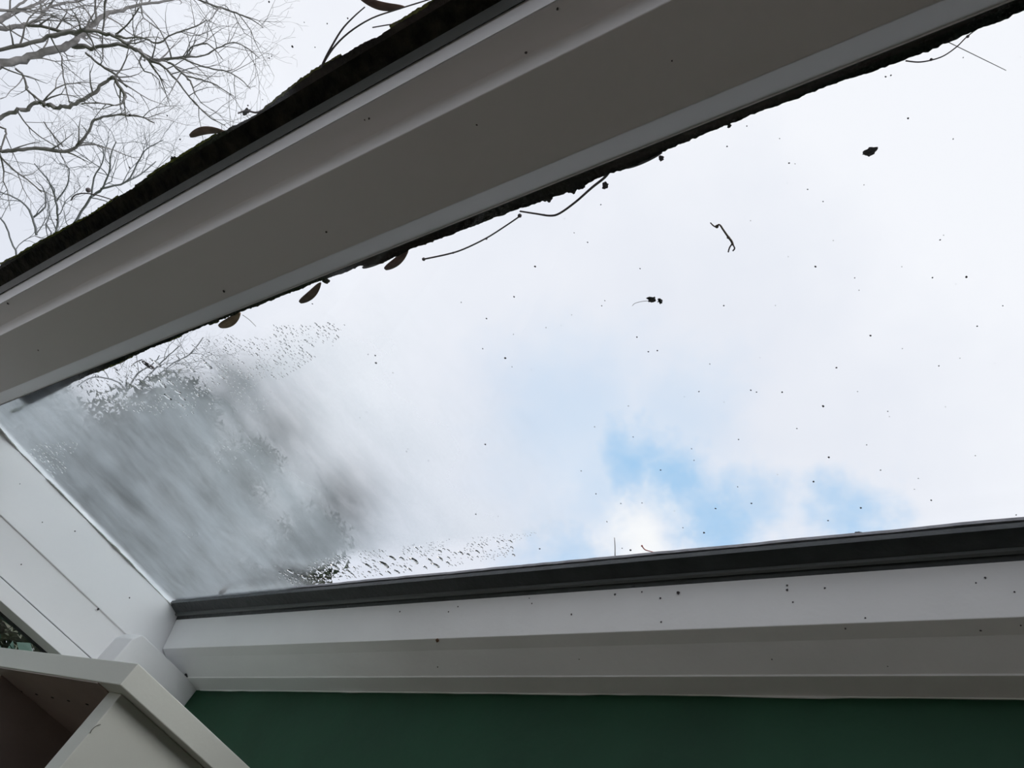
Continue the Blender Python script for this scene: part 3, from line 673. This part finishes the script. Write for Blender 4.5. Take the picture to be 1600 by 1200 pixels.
A = [
 (9.0, 10.0, [(-60,350,17),(60,345,16),(200,300,14),(350,255,13),(420,215,12),(480,165,10),(530,120,9),(600,70,8),(700,45,6),(800,20,5),(940,0,4),(1050,-30,2)]),
 (9.3, 8.4, [(-60,275,7),(60,265,8),(200,235,8),(330,190,9),(450,170,8),(560,180,7),(640,205,6),(710,250,6),(770,285,6),(830,330,6),(930,325,5),(1030,315,4),(1130,305,3),(1200,265,3),(1290,235,2.5),(1370,270,2),(1430,320,1.3)]),
 (9.4, 8.0, [(400,250,11),(500,265,8),(600,250,7),(700,255,7),(790,300,7),(840,335,6),(900,365,4),(970,440,3.5),(1050,540,3),(1120,615,2.5),(1180,660,2),(1240,690,1.3)]),
 (9.5, 10.5, [(-60,155,9),(60,155,9),(150,135,8),(210,105,6),(250,50,5),(330,20,5),(420,10,4),(520,-20,3)]),
 (9.6, 9.2, [(150,135,6),(260,150,6),(350,180,6),(430,190,5)]),
 (9.2, 9.9, [(-40,120,14),(20,100,12),(60,70,6),(150,40,5),(230,10,4),(300,-30,3)]),
 (9.0, 8.6, [(-60,690,8),(20,640,8),(90,610,8),(150,600,8),(210,565,7),(250,575,9),(320,595,9),(400,580,7),(470,540,7),(540,490,7),(600,435,6),(630,430,6),(660,480,6),(690,530,6),(680,560,4),(640,580,3),(560,570,3),(450,570,2.5)]),
 (9.2, 8.8, [(-60,810,6),(30,835,7),(100,830,7),(220,820,7),(360,832,7),(430,800,6),(480,740,5),(520,665,5),(590,640,4),(680,635,4),(780,645,3),(850,680,2)]),
 (9.1, 9.1, [(80,375,4),(130,420,4),(150,490,4),(190,530,4),(240,570,4)]),
 (8.7, 8.4, [(640,195,5),(700,210,4),(770,205,3),(870,240,3.5),(930,200,3),(1020,165,3),(1090,140,2.5),(1140,110,1.5)]),
 (9.9, 9.0, [(1000,-60,4),(1100,0,4),(1160,25,4),(1240,50,4),(1320,80,3),(1390,110,2),(1450,150,1.3)]),
 (8.5, 8.1, [(930,340,4),(980,380,4),(1030,425,4),(1060,470,3),(1075,520,2)]),
 (8.4, 8.1, [(1030,418,3),(1110,440,3),(1180,460,2.5),(1240,500,2),(1290,530,1.3)]),
 (8.5, 8.2, [(1000,320,4),(1070,350,3),(1150,375,3),(1250,395,2.5),(1330,440,2),(1380,490,1.3)]),
 (8.6, 8.2, [(1020,310,3),(1060,260,3),(1130,240,3),(1180,270,2),(1230,330,1.5)]),
 (9.3, 9.0, [(640,190,4),(700,140,3),(740,90,3),(770,40,2)]),
 (9.5, 9.3, [(570,330,2),(565,200,3),(575,80,4),(585,-20,5)]),
 (9.2, 8.8, [(470,290,4),(540,350,4),(620,400,4),(700,480,2.5)]),
 (9.3, 9.1, [(340,310,2.5),(350,420,2.5),(385,570,2)]),
 (9.0, 9.0, [(100,620,2.5),(160,700,2.5),(230,760,2),(350,830,1.5)]),
 (9.2, 9.1, [(-40,690,3),(30,715,3.5),(25,760,3),(5,820,3)]),
 (9.2, 9.0, [(240,670,2),(290,740,2.5),(350,810,2.5)]),
 (9.2, 9.4, [(-50,40,6),(40,60,5),(130,10,4),(170,-40,3)]),
 (9.2, 9.0, [(0,860,3),(70,930,3),(150,990,2.5),(230,1060,2)]),
]
tree(A, (-9.6, -2.6, -.12), Vector((-.2, -.1, -.3)), BARK, 'large bare tree with thick grey limbs behind the top left pane', 8.0, .62, 1.0, 1.4)
B = [
 (15, 14, [(330,1330,7),(430,1200,6),(500,1090,6),(560,1040,5),(600,960,4.5),(610,860,3.5),(640,780,2.5)]),
 (14.5, 14, [(560,1040,5),(700,1000,4.5),(760,900,4),(800,830,3),(900,770,2)]),
 (14, 14, [(700,1000,4),(790,950,3),(860,890,2.5)]),
 (15, 14.5, [(300,1330,6),(320,1200,5),(310,1110,5),(270,1000,4),(220,940,3),(190,900,2)]),
 (15, 15, [(200,1300,6),(180,1200,5),(130,1120,4),(60,1080,4),(0,1060,3)]),
 (14.5, 14.2, [(500,1090,5),(520,980,4),(570,880,3),(560,800,2)]),
 (15, 14.5, [(310,1110,4),(370,1020,3.5),(380,930,3),(330,900,2)]),
 (15.2, 15, [(180,1200,5),(250,1140,3.5),(240,1040,3),(200,1000,2)]),
 (15.2, 15, [(100,1420,5),(60,1330,4),(30,1240,4),(-20,1180,3)]),
 (15.2, 15, [(200,1400,5),(270,1330,4),(280,1280,3),(250,1230,2.5)]),
 (14.8, 14.5, [(420,1700,4),(560,1780,4),(650,1840,4),(720,1900,3)]),
 (14.8, 14.5, [(700,2160,5),(640,2100,4),(520,2080,3),(420,2130,3)]),
 (14.8, 14.5, [(700,2160,5),(760,2060,4),(840,2010,3),(880,1960,2)]),
 (14.8, 14.5, [(760,2130,5),(860,2030,4),(930,1960,3),(1000,1900,2)]),
 (14.8, 14.5, [(840,2100,4),(930,2020,3),(1050,1950,3),(1120,1860,2)]),
]
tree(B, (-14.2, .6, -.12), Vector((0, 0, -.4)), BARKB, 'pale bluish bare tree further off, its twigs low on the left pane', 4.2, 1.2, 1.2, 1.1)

def evergreen(x, y, h, w, nleaf, lab, seed):
    rr = random.Random(seed); t = root('evergreen_tree', (x, y, -.12), lab, 'tree', 'evergreens beyond the fogged pane')
    MB().tube([(x, y, -.12), (x + .1, y, h * .5), (x, y + .1, h * .92)], [.22, .13, .03], 8).build('trunk', BARK, t, smooth=True)
    mb = MB()
    for i in range(nleaf):
        q = rr.random() ** .8; z = h * (.12 + .88 * q); ra = w * (1.05 - q) ** .6 * (1 + .2 * math.sin(q * 17 + seed)) * min(abs(rr.gauss(0, .5)), 1.05)
        a = rr.uniform(0, 6.283); c = Vector((x + ra * math.cos(a), y + ra * math.sin(a), z))
        o_ = Vector((math.cos(a), math.sin(a), rr.uniform(-.5, .4))).normalized(); fz = max(.25, 1.15 - ra / w) * max(.35, 1.2 - q); sd = o_.cross(Vector((0, 0, 1))).normalized() * rr.uniform(.05, .12) * fz
        L_ = rr.uniform(.18, .45) * fz; up = Vector((0, 0, rr.uniform(-.08, .08)))
        mb.poly([c - sd + up, c + o_ * L_ * .6 - sd * .7, c + o_ * L_, c + o_ * L_ * .6 + sd * .7, c + sd - up])
    tag(mb.build('foliage', NEEDLE, t), kind='stuff')
evergreen(-30.0, 3.0, 16.5, 4.6, 15000, 'far dark evergreen blurred through the low left corner of the fogged glass', 1)
evergreen(-11.2, 3.0, 8.0, 2.8, 16000, 'nearest dark evergreen blurred behind the middle of the fogged glass', 2)
evergreen(-21.5, 8.6, 14.6, 3.9, 16000, 'evergreen standing back between two nearer ones, blurred by the fog', 4)
evergreen(-13.6, 7.7, 9.9, 3.0, 16000, 'right hand dark evergreen blurred just above the sill corner', 3)

sh = root('laurel_shrub', (-3.6, 1.15, -.12), 'dark green leafy shrub outside the window under the eaves', 'shrub')
for i in range(7):
    a = R.uniform(0, 6.28); tp = Vector((-3.6 + .45 * math.cos(a), 1.15 + .45 * math.sin(a), R.uniform(1.8, 2.3)))
    MB().tube(smooth_path([Vector((-3.6, 1.15, -.12)), Vector((-3.6, 1.15, .9)) + Vector((.2 * math.cos(a), .2 * math.sin(a), 0)), tp], 4), .012, 6).build('stem', BARK, sh)
lm = bpy.data.meshes.new('leaf')
lm.from_pydata([(0, 0, 0), (.30, -.28, .06), (.65, -.26, .05), (1, 0, -.1), (.65, .26, .05), (.30, .28, .06), (.33, 0, -.02), (.66, 0, -.03)], [], [(0, 1, 6), (1, 2, 7, 6), (2, 3, 7), (3, 4, 7), (4, 5, 6, 7), (5, 0, 6)]); lm.materials.append(LEAFM)
for i in range(290):
    a = R.uniform(0, 6.28); ra = .85 * math.sqrt(R.random()); z = R.uniform(1.55, 2.45)
    o = bpy.data.objects.new('leaf', lm); C.objects.link(o); o.parent = sh
    sc_ = R.uniform(.07, .12)
    o.location = (ra * math.cos(a), ra * 1.1 * math.sin(a), z + .12); o.scale = (sc_, sc_, sc_); o.rotation_euler = (R.uniform(-.8, .8), R.uniform(-.7, .9), a + R.gauss(0, .8))
mb = MB()
for i in range(5000):
    a = R.uniform(0, 6.28); ra = 1.0 * math.sqrt(R.random()); z = R.uniform(.2, 2.25); c = Vector((-3.75 + ra * math.cos(a), 1.15 + ra * 1.2 * math.sin(a), z))
    d = Vector((R.gauss(0, 1), R.gauss(0, 1), R.gauss(0, .5))).normalized() * .13; s_ = d.cross(Vector((0, 0, 1))).normalized() * .035
    mb.poly([c, c + d * .5 - s_, c + d, c + d * .5 + s_])
tag(mb.build('foliage', LEAFM, sh), kind='stuff')
for o in bpy.data.objects:
    if '_w' in o: del o['_w']
